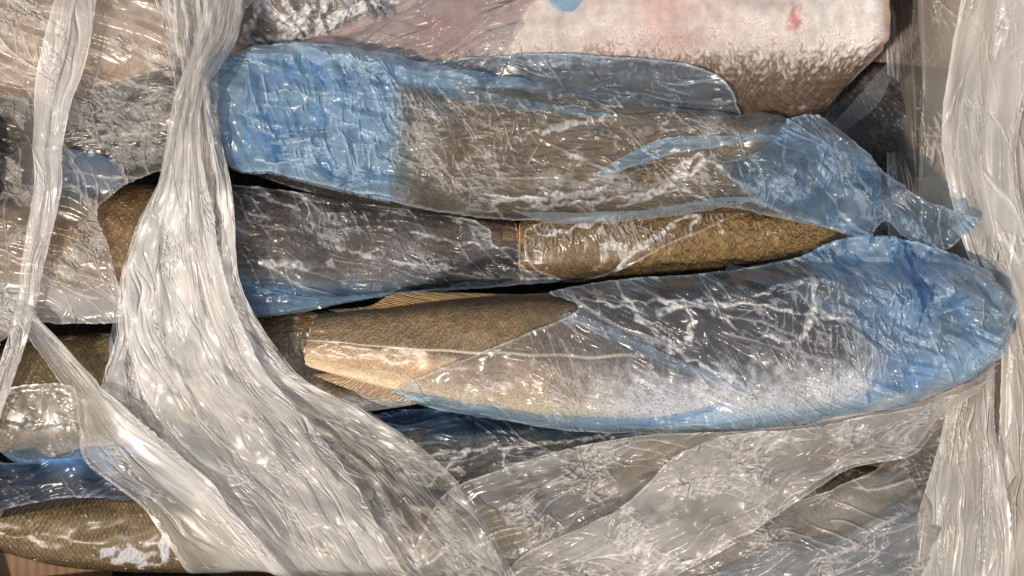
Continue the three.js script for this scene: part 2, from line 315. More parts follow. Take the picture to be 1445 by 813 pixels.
const BR = sRGB(116, 96, 64), DK = sRGB(52, 44, 34), TAN = sRGB(168, 138, 92), GREY = sRGB(104, 98, 94), CHAR = sRGB(50, 47, 48), SILV = sRGB(200, 198, 198), CREAM = sRGB(232, 208, 176), OLIVE = sRGB(118, 100, 64), PINK = sRGB(226, 196, 190);
const brown = (dark, mid, light, net = 0.75, frost = 0) => (u, v, X, Y, n1, n2) => { const q = v + 0.12 * n1; const c = q < 0.45 ? mix3(dark, mid, smooth(0.02, 0.3, q)) : mix3(mid, light, smooth(0.7, 1.02, q)); return { c, net, frost: frost * smooth(0.1, 0.45, n1 + 0.4 * n2) }; };
const catalogue = [
  { key: 'deepA', seed: 301, st: [[-60, 0, 170], [300, -10, 190], [700, 0, 190], [1150, -20, 180], [1300, -50, 170], [1420, -60, 150]], h: -260, group: 'fish of the lower layer', label: 'dark fish deep in the box, glimpsed only in the gaps below the upper fish', paint: brown(DK, GREY, GREY) },  // right end stretched so dark skin stands in for shade in the gap
  { key: 'deepB', seed: 302, st: [[-60, 220, 400], [300, 200, 410], [800, 210, 400], [1200, 230, 380], [1260, 260, 350]], h: -225, group: 'fish of the lower layer', label: 'dark fish deep in the box, glimpsed only in the gaps below the upper fish', paint: brown(DK, GREY, GREY) },
  { key: 'deepC', seed: 303, st: [[60, 420, 600], [400, 410, 620], [900, 420, 620], [1280, 440, 600], [1330, 470, 560]], h: -230, group: 'fish of the lower layer', label: 'dark fish deep in the box, glimpsed only in the gaps below the upper fish', paint: brown(DK, GREY, GREY) },
  { key: 'deepD', seed: 304, st: [[60, 640, 830], [400, 630, 830], [900, 640, 840], [1240, 650, 830], [1300, 690, 790]], h: -235, group: 'fish of the lower layer', label: 'dark fish deep in the box, glimpsed only in the gaps below the upper fish', paint: brown(DK, GREY, GREY) },
  { key: 'frosty', seed: 311, st: [[900, 90, 240], [1100, 80, 250], [1220, 84, 250], [1300, 90, 250], [1370, 96, 246]], h: -215, roundR: 8, cutR: false, label: 'dark frosted fish end wedged low beside the cut end of the pink fish', paint: brown(sRGB(26, 25, 26), sRGB(48, 45, 45), sRGB(40, 38, 40), 0.5, 0.12) },  // skin colours darkened to carry the shade beside the pink fish
  { key: 'tanLeft', seed: 312, st: [[-90, -30, 130], [0, -30, 140], [120, -25, 146], [250, -15, 142], [320, 0, 120], [350, 20, 100]], h: -15, ratio: 0.5, roundR: 30, openR: 0.6, label: 'broad tan fish at the top left corner under the clear liner film', paint: brown(sRGB(120, 96, 66), sRGB(158, 128, 92), sRGB(112, 98, 84), 0.35, 0.35) },
  { key: 'top', seed: 313, st: [[250, -70, 72], [330, -70, 70], [420, -60, 66], [520, -48, 48], [600, -45, 18], [690, -45, -8]], h: -30, roundR: 20, label: 'brown fish at the top edge webbed with white frosty film', paint: brown(BR, sRGB(134, 108, 72), sRGB(120, 100, 80), 0.7, 0.1) },
  { key: 'lowerRight', seed: 314, st: [[860, 730, 840], [980, 690, 850], [1100, 655, 850], [1200, 650, 840], [1270, 670, 820], [1298, 700, 790]], h: -95, roundR: 26, openR: 0.6, label: 'brown mottled fish at the lower right showing through the slit in the clear sheet', paint: brown(DK, sRGB(92, 80, 62), sRGB(150, 138, 116), 0.7, 0.15) },
  { key: 'under', seed: 315, st: [[470, 600, 680], [540, 588, 690], [700, 592, 695], [900, 596, 700], [1100, 600, 705], [1260, 640, 700]], h: -105, pitch: 9, jit: 0.4, label: 'dark brown scaly fish in the gap under the large centre fish', paint: brown(sRGB(52, 44, 38), sRGB(112, 92, 62), sRGB(100, 84, 60), 0.75) },
  { key: 'lowerLeft', seed: 316, st: [[-70, 706, 762], [0, 704, 778], [80, 700, 798], [170, 690, 806], [280, 690, 808], [420, 694, 806], [620, 700, 800], [800, 720, 780]], h: -60, pitch: 9, jit: 0.3, relief: 1.7, label: 'brown scaly fish with white ice spots at the lower left', paint: (u, v, X, Y, n1, n2) => { const q = v + 0.1 * n1, r = smooth(0.1, 0.36, q), c = mix3(mix3(sRGB(58, 48, 38), sRGB(122, 102, 66), r), sRGB(78, 62, 44), smooth(0.6, 0.95, q)); return { c, net: 0.8, frost: 0.95 * Math.max(smooth(0.66, 0.8, noise(X / 11, Y / 9, 8) + 0.2 * n2), 0.85 * smooth(1.2, 0.6, Math.hypot((X - 272 + 0.5 * (Y - 92)) / 42, (Y - 92) / 13) + 0.8 * n2 + 0.9 * noise(X / 16, Y / 10, 19)), smooth(1.1, 0.8, Math.hypot((X - 318) / 7, (Y - 84) / 18) + 0.7 * n2)) }; } },
  { key: 'olive', seed: 317, st: [[-12, 492, 630], [10, 478, 648], [60, 472, 655], [130, 470, 652], [260, 456, 632], [360, 440, 606], [450, 437, 590], [560, 446, 575], [640, 470, 560]], h: -85, pitch: 9, roundL: 36, openL: 0.75, label: 'olive brown fish lying under the cut tail of the large centre fish', paint: (u, v, X, Y, n1, n2) => { const c = mix3(mix3(sRGB(88, 76, 50), OLIVE, smooth(0, 0.25, v)), SILV, smooth(0.62, 0.9, v + 0.15 * n1)); return { c, net: 0.7, frost: 0.4 * smooth(0.15, 0.5, n1 + 0.4 * n2) }; } },
  { key: 'leftMid', seed: 318, st: [[-60, 300, 420], [40, 275, 440], [150, 262, 450], [330, 262, 442], [450, 272, 434], [580, 290, 408], [680, 306, 366], [728, 313, 352]], h: -60, pitch: 8, cutR: true, shearR: 2, label: 'grey brown fish in pale blue film whose dark cut tail ends at the middle', paint: (u, v, X, Y, n1, n2) => { const w = smooth(0.45, 0.62, u), a = mix3(sRGB(86, 66, 44), sRGB(126, 98, 62), smooth(0.1, 0.4, v)), b = mix3(sRGB(62, 50, 40), sRGB(118, 98, 76), smooth(0.1, 0.5, v)); const c = mix3(mix3(a, b, w), sRGB(120, 114, 116), smooth(0.55, 0.85, v + 0.2 * n1)); return { c, net: 0.65, frost: 0.2 * smooth(0.15, 0.5, n1 + 0.3 * n2) }; } },
  { key: 'rightMid', seed: 319, st: [[734, 312, 386], [770, 300, 393], [820, 292, 394], [920, 284, 390], [1010, 284, 382], [1090, 292, 368], [1160, 306, 356], [1194, 314, 350]], h: -62, pitch: 8, aspect: 0.9, jit: 0.8, relief: 2.0, cutR: true, wet: 0.4, label: 'golden brown fish with coarse dark edged scales between the two big blue bags', paint: (u, v, X, Y, n1, n2) => ({ c: mix3(mix3(sRGB(112, 90, 56), sRGB(140, 114, 72), smooth(0, 0.4, v)), sRGB(76, 60, 38), smooth(0.62, 1, v + 0.1 * n1)), net: 0.82, frost: 0.85 * smooth(0.34, 0.5, n1 * 0.6 + n2 * 0.6 + 0.2 * smooth(0.4, 0.25, u)) }) },
  { key: 'pink', seed: 320, st: [[380, 70, 118], [460, 40, 130], [560, 2, 152], [700, -40, 168], [900, -60, 174], [1080, -62, 176], [1180, -60, 170], [1228, -58, 160], [1252, -50, 150]], h: -25, ratio: 0.66, rough: 0.5, roundR: 30, openR: 0.35, shearR: -70, shearFrom: 0.15, cutR: true, relief: 0.7, wet: 0.1, label: 'pale pink bellied fish with a blunt cut end at the top right',
    paint: (u, v, X, Y, n1, n2) => {
      const e = v + 0.05 * n1 + 0.03 * n2, dark = smooth(0.54, 0.68, e + 0.11 * (ridge(X / 9, Y / 8, 61) - 0.72) + 0.08 * n2), left = 1 - smooth(0.12, 0.5, u);
      let c = mix3(sRGB(208, 197, 191), sRGB(198, 162, 154), clamp(0.05 + 1.5 * fbm(X / 160, Y / 60, 71) + 0.25 * smooth(0.8, 0.3, u)));
      c = c.map((q) => q * (0.96 + 0.16 * fbm(X / 130, Y / 11, 73, 3))); c = mix3(c, sRGB(150, 132, 130), left * (0.55 + 0.5 * n1)); c = mix3(c, sRGB(236, 230, 224), 0.7 * smooth(0.8, 0.95, u)); c = mix3(c, sRGB(208, 160, 120), 0.75 * smooth(0.978, 0.995, u + 0.01 * n2));
      const red = smooth(13, 2, Math.hypot((X - L0 * 0.835) * 0.6, Y - 120) + 14 * n2); c = mix3(c, sRGB(186, 84, 80), 0.7 * red); c = mix3(c, sRGB(196, 128, 120), 0.22 * smooth(0.2, 0.5, fbm(X / 40, Y / 22, 75)));
      c = mix3(c, mix3(sRGB(96, 76, 58), sRGB(72, 54, 36), smooth(0.85, 1, v)), dark); return { c, net: 0.12 + 0.7 * dark, dots: (0.08 + 0.35 * left + 0.6 * smooth(0.42, 0.6, e + 0.12 * n2)) * (1 - dark), frost: 0.22 * dark * smooth(0.2, 0.5, n2 + 0.3 * n1) }; } },
  { key: 'upper', seed: 321, st: [[60, 150, 240], [150, 122, 242], [240, 95, 240], [330, 78, 240], [430, 68, 270], [560, 88, 294], [700, 110, 302], [850, 136, 302], [1000, 158, 302], [1120, 178, 296], [1200, 205, 280], [1232, 228, 262]], h: 0, roundR: 14, ratio: 0.74, pitch: 9, relief: 2, label: 'long brown fish in the upper blue bag under the pink fish', paint: (u, v, X, Y, n1, n2) => { const c = mix3(mix3(sRGB(92, 78, 56), sRGB(122, 96, 52), smooth(0.1, 0.4, v + 0.1 * n1)), sRGB(104, 84, 50), smooth(0.6, 0.9, v)); return { c: mix3(c, sRGB(34, 32, 34), Math.max(0.75 * (1 - smooth(0.12, 0.3, u)), 0.9 * smooth(0.74, 0.88, v) * smooth(0.55, 0.35, u))), net: 1.0, frost: 0.45 * smooth(0.12, 0.5, n1 + 0.5 * n2) }; } },
  { key: 'centre', seed: 322, st: [[440, 446, 517], [470, 440, 526], [540, 434, 546], [620, 424, 568], [710, 417, 586], [820, 410, 598], [960, 398, 606], [1100, 388, 602], [1230, 380, 582], [1330, 378, 552], [1395, 395, 515], [1420, 420, 490]], h: 6, ratio: 0.72, pitch: 8, relief: 1.0, cutL: true, shearL: -7, roundR: 44, openR: 0.85, label: 'large centre fish with a bare cream and brown cut tail in a blue bag',
    paint: (u, v, X, Y, n1, n2) => {
      const w = smooth(0.3, 0.48, u + 0.1 * (0.5 - v)), e = v + 0.05 * n1;
      const warm = mix3(mix3(sRGB(66, 56, 40), sRGB(132, 110, 78), smooth(0.08, 0.34, e)), mix3(sRGB(190, 158, 124), sRGB(238, 214, 178), smooth(0.62, 0.82, e)), smooth(0.48, 0.6, e));
      const cool = mix3(mix3(sRGB(20, 20, 22), sRGB(66, 62, 62), smooth(0.15, 0.5, e)), sRGB(228, 225, 222), smooth(0.5, 0.68, e + 0.07 * n2));
      const line = smooth(2.6, 1.2, Math.abs(Y - 0.485 * M0 - 3.5 * noise(X / 60, 0, 4))) * (1 - smooth(0.42, 0.5, u)) * 0.9;
      return { c: mix3(warm, cool, w), net: lerp(0.8, 0.2, smooth(0.5, 0.7, e)) * lerp(1, 0.5, w), dots: (0.4 + 0.5 * smooth(0.45, 0.75, e)) * smooth(0.35, 0.55, e), line, frost: 0.22 * w * smooth(0.2, 0.5, n1 + 0.5 * n2) }; } },
];
let L0 = 0, M0 = 0;
const made = {};
for (const d of catalogue) shapeFish(d);
for (const d of catalogue) { const f = fishes[d.key]; L0 = f.x1 - f.x0; M0 = f.at((f.x0 + f.x1) / 2)[1] * 2.3; made[d.key] = addFish(d); }
{ // fins of the centre fish, ice on the others
  const ray = (c1, c2) => new THREE.MeshPhysicalMaterial({ map: byteTex(512, 64, (u, v) => { const k = 0.5 + 0.5 * Math.sin(u * 260 + v * 5 + 2 * noise(u * 30, v * 3, 4)); return mix3(c1, c2, clamp(k + 0.3 * fbm(u * 20, v * 5, 3))).map(toByte); }, true), bumpMap: floatTex(512, 64, (u, v) => 2 * Math.sin(u * 260 + v * 5 + 2 * noise(u * 30, v * 3, 4))), bumpScale: K * 0.6, roughness: 0.6 });
  const tanFin = ray(sRGB(120, 88, 50), sRGB(206, 176, 124)), pinkFin = ray(sRGB(172, 136, 108), sRGB(226, 200, 168));
  fin(made.centre, 'dorsal_fin', [[478, 441], [540, 436], [620, 428], [700, 422], [760, 419]], [[462, 437], [520, 432], [560, 414], [640, 413], [745, 416]], 14, tanFin, 4);
  fin(made.lowerLeft, 'dorsal_fin', [[8, 716], [60, 706], [110, 698], [156, 694]], [[0, 732], [50, 722], [110, 714], [150, 700]], -30, ray(sRGB(40, 34, 28), sRGB(84, 70, 50)), -24);
  fin(made.centre, 'anal_fin', [[472, 526], [510, 538], [560, 552], [620, 566]], [[440, 529], [500, 552], [545, 563], [640, 574]], 2, pinkFin, -8);
}

// ---------------------------------------------------------------- plastic film
function sdf(poly, x, z) {                                         // signed distance, inside < 0
  let d = 1e9, inside = false;
  for (let i = 0, j = poly.length - 1; i < poly.length; j = i++) {
    const [ax, az] = poly[j], [bx, bz] = poly[i], ex = bx - ax, ez = bz - az, t = clamp(((x - ax) * ex + (z - az) * ez) / (ex * ex + ez * ez || 1)), dx = x - ax - ex * t, dz = z - az - ez * t;
    d = Math.min(d, dx * dx + dz * dz);
    if ((az > z) !== (bz > z) && x < (bx - ax) * (z - az) / (bz - az) + ax) inside = !inside;
  }
  return (inside ? -1 : 1) * Math.sqrt(d);
}
function filmMaterial(x0, z0, w, d, o, bumpAt) {                   // textures over the plan rectangle, or over (s, t) of a ribbon
  const res = o.res ?? 1.15, W = Math.min(1400, Math.ceil(w * res)), Hh = Math.min(1400, Math.ceil(d * res)), P = (f) => (u, v) => f(x0 + u * w, z0 + v * d);
  const fr = (x, z) => clamp(o.frost ? o.frost(x, z) : 0);
  const bump = floatTex(W, Hh, P((x, z) => bumpAt(x, z) + (o.frost ? 1.4 * fr(x, z) : 0)), P((x, z) => clamp((o.rough ?? 0.27) + 0.3 * fr(x, z) + 0.08 * noise(x / 30, z / 30, 12), 0.1, 0.9))), B = bump.image.data;
  const raised = (x, z) => B[(clamp(Math.floor((z - z0) / d * Hh), 0, Hh - 1) * W + clamp(Math.floor((x - x0) / w * W), 0, W - 1)) * 4];
  const mixed = o.even ? null : byteTex(Math.ceil(W / 1.3), Math.ceil(Hh / 1.3), P((x, z) => { const t = 255 * (1 - clamp(Math.max(o.milk(x, z), fr(x, z) * 0.75) + (o.whiten ?? 0.22) * smooth(0.8, 2.5, raised(x, z)), 0, 0.95)); return [t, t, t]; }));   // crease whitening, also painted in to stand for glints at any sun angle
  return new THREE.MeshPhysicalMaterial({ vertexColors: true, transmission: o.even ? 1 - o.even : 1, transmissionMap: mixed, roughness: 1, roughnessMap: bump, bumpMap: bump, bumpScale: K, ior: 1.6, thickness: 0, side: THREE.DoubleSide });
}
const tintAt = (o, x, z) => mix3(typeof o.tint === 'function' ? o.tint(x, z) : o.tint, [0.82, 0.83, 0.84], clamp(o.frost ? o.frost(x, z) : 0));
let serial = 1; const shared = {};
/* A draped sheet. poly: outline in picture points at height o.h; on: which fish carry it (keys) or 'all'; span: how far it bridges gaps; off: gap to what it lies on;
   big: wrinkles in the mesh, fine: wrinkles in the bump map; torn: ragged edge size; lip: how much its edge curls up; drop: lowest level it sinks to. */
function sheet(parent, name, poly, o) {
  const id = serial++, hN = o.h ?? 40, pts = spline([...poly, poly[0]], poly.length * (o.round === 0 ? 1 : 5)).slice(0, -1).map(([x, y]) => at(x, y, hN)), g = o.grid ?? 2.2;
  let base = H;
  if (o.on !== 'all') { base = new Float32Array(H.length).fill(o.drop ?? -60); for (let j = 0; j < HH; j++) for (let i = 0; i < HW; i++) for (const k of o.on) { const h = fishes[k].top(HX0 + i * HS, HZ0 + j * HS); if (h > base[j * HW + i]) base[j * HW + i] = h; } }
  else if (o.drop !== undefined) base = base.map((h) => Math.max(h, o.drop));
  const E = envelope(base, o.span ?? 4, o.soft ?? 2);
  const xs = pts.map((p) => p[0]), zs = pts.map((p) => p[1]), x0 = Math.min(...xs) - 4, x1 = Math.max(...xs) + 4, z0 = Math.min(...zs) - 4, z1 = Math.max(...zs) + 4;
  const nx = Math.ceil((x1 - x0) / g), nz = Math.ceil((z1 - z0) / g), dist = new Float32Array((nx + 1) * (nz + 1)), torn = o.torn ?? 0.8;
  const far = (x, z) => sdf(pts, x, z) + torn * (noise(x / 9, z / 9, id) + 0.6 * noise(x / 3.5, z / 3.5, id + 1)) + torn * 1.2 * noise(x / 30, z / 30, id + 2);
  for (let j = 0; j <= nz; j++) for (let i = 0; i <= nx; i++) dist[j * (nx + 1) + i] = far(x0 + i * g, z0 + j * g);
  const X = new Float32Array(dist.length), Z = new Float32Array(dist.length), D = (i, j) => dist[clamp(j, 0, nz) * (nx + 1) + clamp(i, 0, nx)];
  for (let j = 0; j <= nz; j++) for (let i = 0; i <= nx; i++) {
    const k = j * (nx + 1) + i; X[k] = x0 + i * g; Z[k] = z0 + j * g;
    if (dist[k] > 0 && dist[k] < g * 2.2) { let gx = D(i + 1, j) - D(i - 1, j), gz = D(i, j + 1) - D(i, j - 1); const l = Math.hypot(gx, gz) || 1; X[k] -= gx / l * dist[k]; Z[k] -= gz / l * dist[k]; }
  }
  const remap = new Int32Array(dist.length).fill(-1), pos = [], uv = [], idx = [], col = []; let n = 0;
  const lip = o.lip ?? 3, off = o.off ?? 3, ox = id * 1.37, big = (o.big ?? []).map((l) => [l[0], l[1], l[2], l[3], l[4], ox]), fine = (o.fine ?? []).map((l) => [l[0], l[1], l[2], l[3], l[4], ox + 0.5]);
  const use = (k) => { if (remap[k] < 0) { const x = X[k], z = Z[k], e = Math.max(0, -dist[k]); let h = heightAt(E, x, z) + off + wrinkle(big, x, z) + lip * Math.exp(-e * e / 30); if (o.lift) h += o.lift(x, z); put(pos, x, h, z); uv.push((x - x0) / (x1 - x0), (z - z0) / (z1 - z0)); col.push(...tintAt(o, x, z)); remap[k] = n++; const c = Math.round((z - HZ0) / HS) * HW + Math.round((x - HX0) / HS); if (!(o.quiet) && c >= 0 && c < H.length && h > NH[c]) NH[c] = h; } return remap[k]; };
  const NH = H.slice();
  for (let j = 0; j < nz; j++) for (let i = 0; i < nx; i++) {
    const a = j * (nx + 1) + i, q = [a, a + 1, a + nx + 1, a + nx + 2]; let inside = 0, ok = true;
    for (const k of q) { if (dist[k] <= 0) inside++; else if (dist[k] >= g * 2.2) ok = false; }
    if (!inside || !ok) continue;
    const [A, B, C, E2] = q.map(use); idx.push(A, C, B, B, C, E2);
  }
  H.set(NH);
  const edge = (x, z) => o.hem === 0 ? 0 : smooth(o.hemWidth ?? 4, 1, -D(Math.round((x - x0) / g), Math.round((z - z0) / g))) * (o.hem ?? 0.22);
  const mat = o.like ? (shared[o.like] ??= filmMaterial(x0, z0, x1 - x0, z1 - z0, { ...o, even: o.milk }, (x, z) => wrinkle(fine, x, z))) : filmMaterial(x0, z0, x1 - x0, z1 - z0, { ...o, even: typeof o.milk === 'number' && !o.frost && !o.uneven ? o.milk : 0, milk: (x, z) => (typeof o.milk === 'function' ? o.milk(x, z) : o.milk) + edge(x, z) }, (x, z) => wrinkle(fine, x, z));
  const m = part(name, geo(pos, uv, idx, col), mat, parent, o.label); m.renderOrder = id; return m;
}
/* A gathered strip between two edge lines (picture points): film folded into pleats that run along it. */
function ribbon(parent, name, left, right, o) {
  const id = serial++, hN = o.h ?? 40, nS = o.nS ?? 260, nT = o.nT ?? 150, A = spline(left, nS).map(([x, y]) => at(x, y, hN)), B = spline(right, nS).map(([x, y]) => at(x, y, hN)), r = rng(id * 77 + 5);
  let len = 0; const arc = A.map((p, i) => { if (i) { const q = A[i - 1], b = B[i], c = B[i - 1]; len += 0.5 * (Math.hypot(p[0] - q[0], p[1] - q[1]) + Math.hypot(b[0] - c[0], b[1] - c[1])); } return len; });
  let wid = 0; for (let i = 0; i <= nS; i++) wid = Math.max(wid, Math.hypot(A[i][0] - B[i][0], A[i][1] - B[i][1])); wid *= o.slack ?? 1.5;
  const E = envelope(o.drop !== undefined ? H.map((h) => Math.max(h, o.drop)) : H, o.span ?? 6, o.soft ?? 3);
  const folds = []; for (let k = 0; k < (o.folds ?? 7); k++) folds.push({ f: (o.freq ?? 5) * (0.35 + 1.5 * r()), p: r() * 6.283, dr: (r() - 0.5) * 5, a: 0.5 + r(), wob: r() * 50 });
  const total = folds.reduce((s, f) => s + f.a, 0), ox = id * 1.91, big = (o.big ?? []).map((l) => [l[0], l[1], l[2], l[3] ?? 0, l[4], ox]), fine = (o.fine ?? []).map((l) => [l[0], l[1], l[2], l[3] ?? 0, l[4], ox]);
  const pos = [], uv = [], idx = [], col = [], NH = H.slice();
  for (let i = 0; i <= nS; i++) {
    const w = Math.hypot(A[i][0] - B[i][0], A[i][1] - B[i][1]), s = i / nS;
    for (let j = 0; j <= nT; j++) {
      const t = j / nT; let lat = 0, up = 0;
      for (const f of folds) { const ph = 6.283 * f.f * t + f.p + f.dr * s + 1.1 * noise(s * 4 + f.wob, t * 3, id) + 0.25 * noise(s * 14 + f.wob, t * 5, id); lat += f.a / f.f * Math.cos(ph); const q = Math.asin(0.985 * Math.sin(ph)) / 1.397; up += f.a / f.f * (0.5 + 0.5 * q); }
      const wt = smooth(0, 0.06, t) * smooth(1, 0.94, t);
      let L = t + wt * (o.over ?? 1) * lat / total * 0.32; L += (o.torn ?? 0.01) * (noise(s * 40, t * 2, id + 3) + 0.6 * noise(s * 110, t * 2, id + 4)) * (1 - wt);
      const a = A[i], b = B[i], es = (o.tornEnd ?? 0) * noise(t * 14, 1, id + 5) * smooth(0.9, 1, s), x = lerp(a[0], b[0], L) + (B[i][1] - A[i][1]) / (w || 1) * -es, z = lerp(a[1], b[1], L) + (B[i][0] - A[i][0]) / (w || 1) * es;
      let h = (o.hfun ? o.hfun(s, L, x, z) : heightAt(E, x, z)) + (o.off ?? 4) + up / total * (o.freq ?? 5) * (o.amp ?? 16) * Math.min(1, w / 60) + wrinkle(big, arc[i], t * wid);
      put(pos, x, h, z); uv.push(s, t); col.push(...tintAt(o, x, z));
      const c = Math.round((z - HZ0) / HS) * HW + Math.round((x - HX0) / HS); if (c >= 0 && c < H.length && h > NH[c]) NH[c] = h;
    }
  }
  H.set(NH);
  for (let i = 0; i < nS; i++) for (let j = 0; j < nT; j++) { const a = i * (nT + 1) + j, b = a + nT + 1; idx.push(a, a + 1, b, b, a + 1, b + 1); }
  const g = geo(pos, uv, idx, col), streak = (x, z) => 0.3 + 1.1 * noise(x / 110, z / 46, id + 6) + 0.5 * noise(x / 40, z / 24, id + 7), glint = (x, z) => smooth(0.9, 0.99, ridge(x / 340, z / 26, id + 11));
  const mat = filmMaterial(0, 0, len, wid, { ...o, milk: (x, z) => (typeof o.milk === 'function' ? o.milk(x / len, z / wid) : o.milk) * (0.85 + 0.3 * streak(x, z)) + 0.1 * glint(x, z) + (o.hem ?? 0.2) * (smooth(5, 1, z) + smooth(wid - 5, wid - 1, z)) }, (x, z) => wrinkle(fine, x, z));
  const m = part(name, g, mat, parent, o.label); m.renderOrder = id; return m;
}
const P0 = (px, py) => at(px, py, 30);
const near = (px, py, rx, ry = rx) => { const [cx, cz] = P0(px, py); return (x, z) => smooth(1.25, 0.55, Math.hypot((x - cx) / rx, (z - cz) / ry)); };
// strands of frost where the wet film sticks: [width, picture points...]
const strands = (h, list) => { const L = list.map(([w, ...p]) => [w, p.map(([x, y]) => at(x, y, h))]);
  return (x, z) => { let m = 0; const X = x + 5 * noise(x / 17, z / 17, 301), Z = z + 5 * noise(x / 17, z / 17, 302);
    for (const [w, p] of L) for (let i = 1; i < p.length; i++) { const [ax, az] = p[i - 1], ex = p[i][0] - ax, ez = p[i][1] - az, t = clamp(((X - ax) * ex + (Z - az) * ez) / (ex * ex + ez * ez)), d = Math.hypot(X - ax - ex * t, Z - az - ez * t) / (w * (0.8 + 0.7 * noise(x / 23, z / 23, 303 + i))); if (d < 1.3) m = Math.max(m, smooth(1.25, 0.45, d)); }
    return m && m * clamp(0.75 + 0.7 * noise(x / 6, z / 6, 305)); }; };
const WEB = {
  b7: strands(0, [[8, [372, -8], [365, 20], [352, 45], [345, 68]], [9, [372, 0], [392, 28], [420, 48]], [10, [440, -5], [432, 30], [440, 60]], [7, [470, -8], [450, 35], [446, 62]], [10, [600, -5], [500, 15], [450, 42]], [9, [340, 64], [380, 60], [440, 57], [510, 40]], [6, [405, -5], [412, 20], [430, 40]]]),
  b1: strands(30, [[5, [1000, 225], [960, 250], [930, 272], [870, 296]], [5, [646, 239], [700, 215], [760, 190], [850, 170]], [7, [890, 288], [945, 262], [960, 235], [990, 220]], [4, [730, 296], [830, 286], [960, 270], [1000, 285]], [3, [1000, 230], [1060, 285], [1120, 308]], [4, [560, 150], [600, 160], [640, 185]], [6, [700, 285], [780, 282], [850, 270]]]),
  b2: strands(40, [[6, [1115, 355], [1142, 395], [1138, 440], [1120, 474]], [3.5, [800, 400], [880, 425], [960, 425], [1060, 430], [1130, 445], [1230, 452]], [5, [960, 425], [969, 450], [965, 480]], [7, [925, 440], [950, 430], [995, 434]], [4, [1060, 415], [1100, 402], [1150, 395]], [4, [870, 405], [900, 450], [960, 500], [1040, 540]], [3, [1000, 440], [1040, 470], [1110, 480]], [3, [820, 420], [870, 430], [920, 455]]]),
  b3: strands(-20, [[3, [345, 270], [420, 296], [444, 330]], [3.5, [545, 322], [640, 342], [735, 350]], [3, [430, 270], [436, 300], [446, 330]], [6, [360, 370], [420, 376], [470, 372]], [4, [480, 350], [560, 372], [640, 378]]]),
  b9: strands(-20, [[6, [868, 388], [900, 352], [950, 316], [990, 296]], [2.5, [992, 298], [976, 320], [975, 350], [968, 384]], [3.5, [925, 380], [990, 370], [1045, 360]], [8, [850, 345], [880, 350]], [4, [760, 330], [800, 325], [850, 310]]]),
  b5: strands(-60, [[5, [560, 652], [640, 636], [720, 630], [800, 625], [880, 606]], [3.5, [712, 636], [712, 655], [720, 668]], [4, [600, 694], [640, 650], [662, 638]], [4, [585, 640], [620, 660], [655, 664]], [3, [740, 660], [790, 640]]]),
};
const blotch = (scale, seed, lo, hi) => (x, z) => smooth(lo, hi, fbm(x / scale, z / scale, seed, 5));
const BLUE = [0.52, 0.74, 0.94], DEEP = [0.22, 0.47, 0.88], PALE = [0.66, 0.78, 0.9], CLEAR = [0.94, 0.92, 0.89], GREYF = [0.78, 0.82, 0.88];
const px = (x) => x / (1 - 30 / DIST) + 722.5, py = (z) => z / (1 - 30 / DIST) + 406.5;

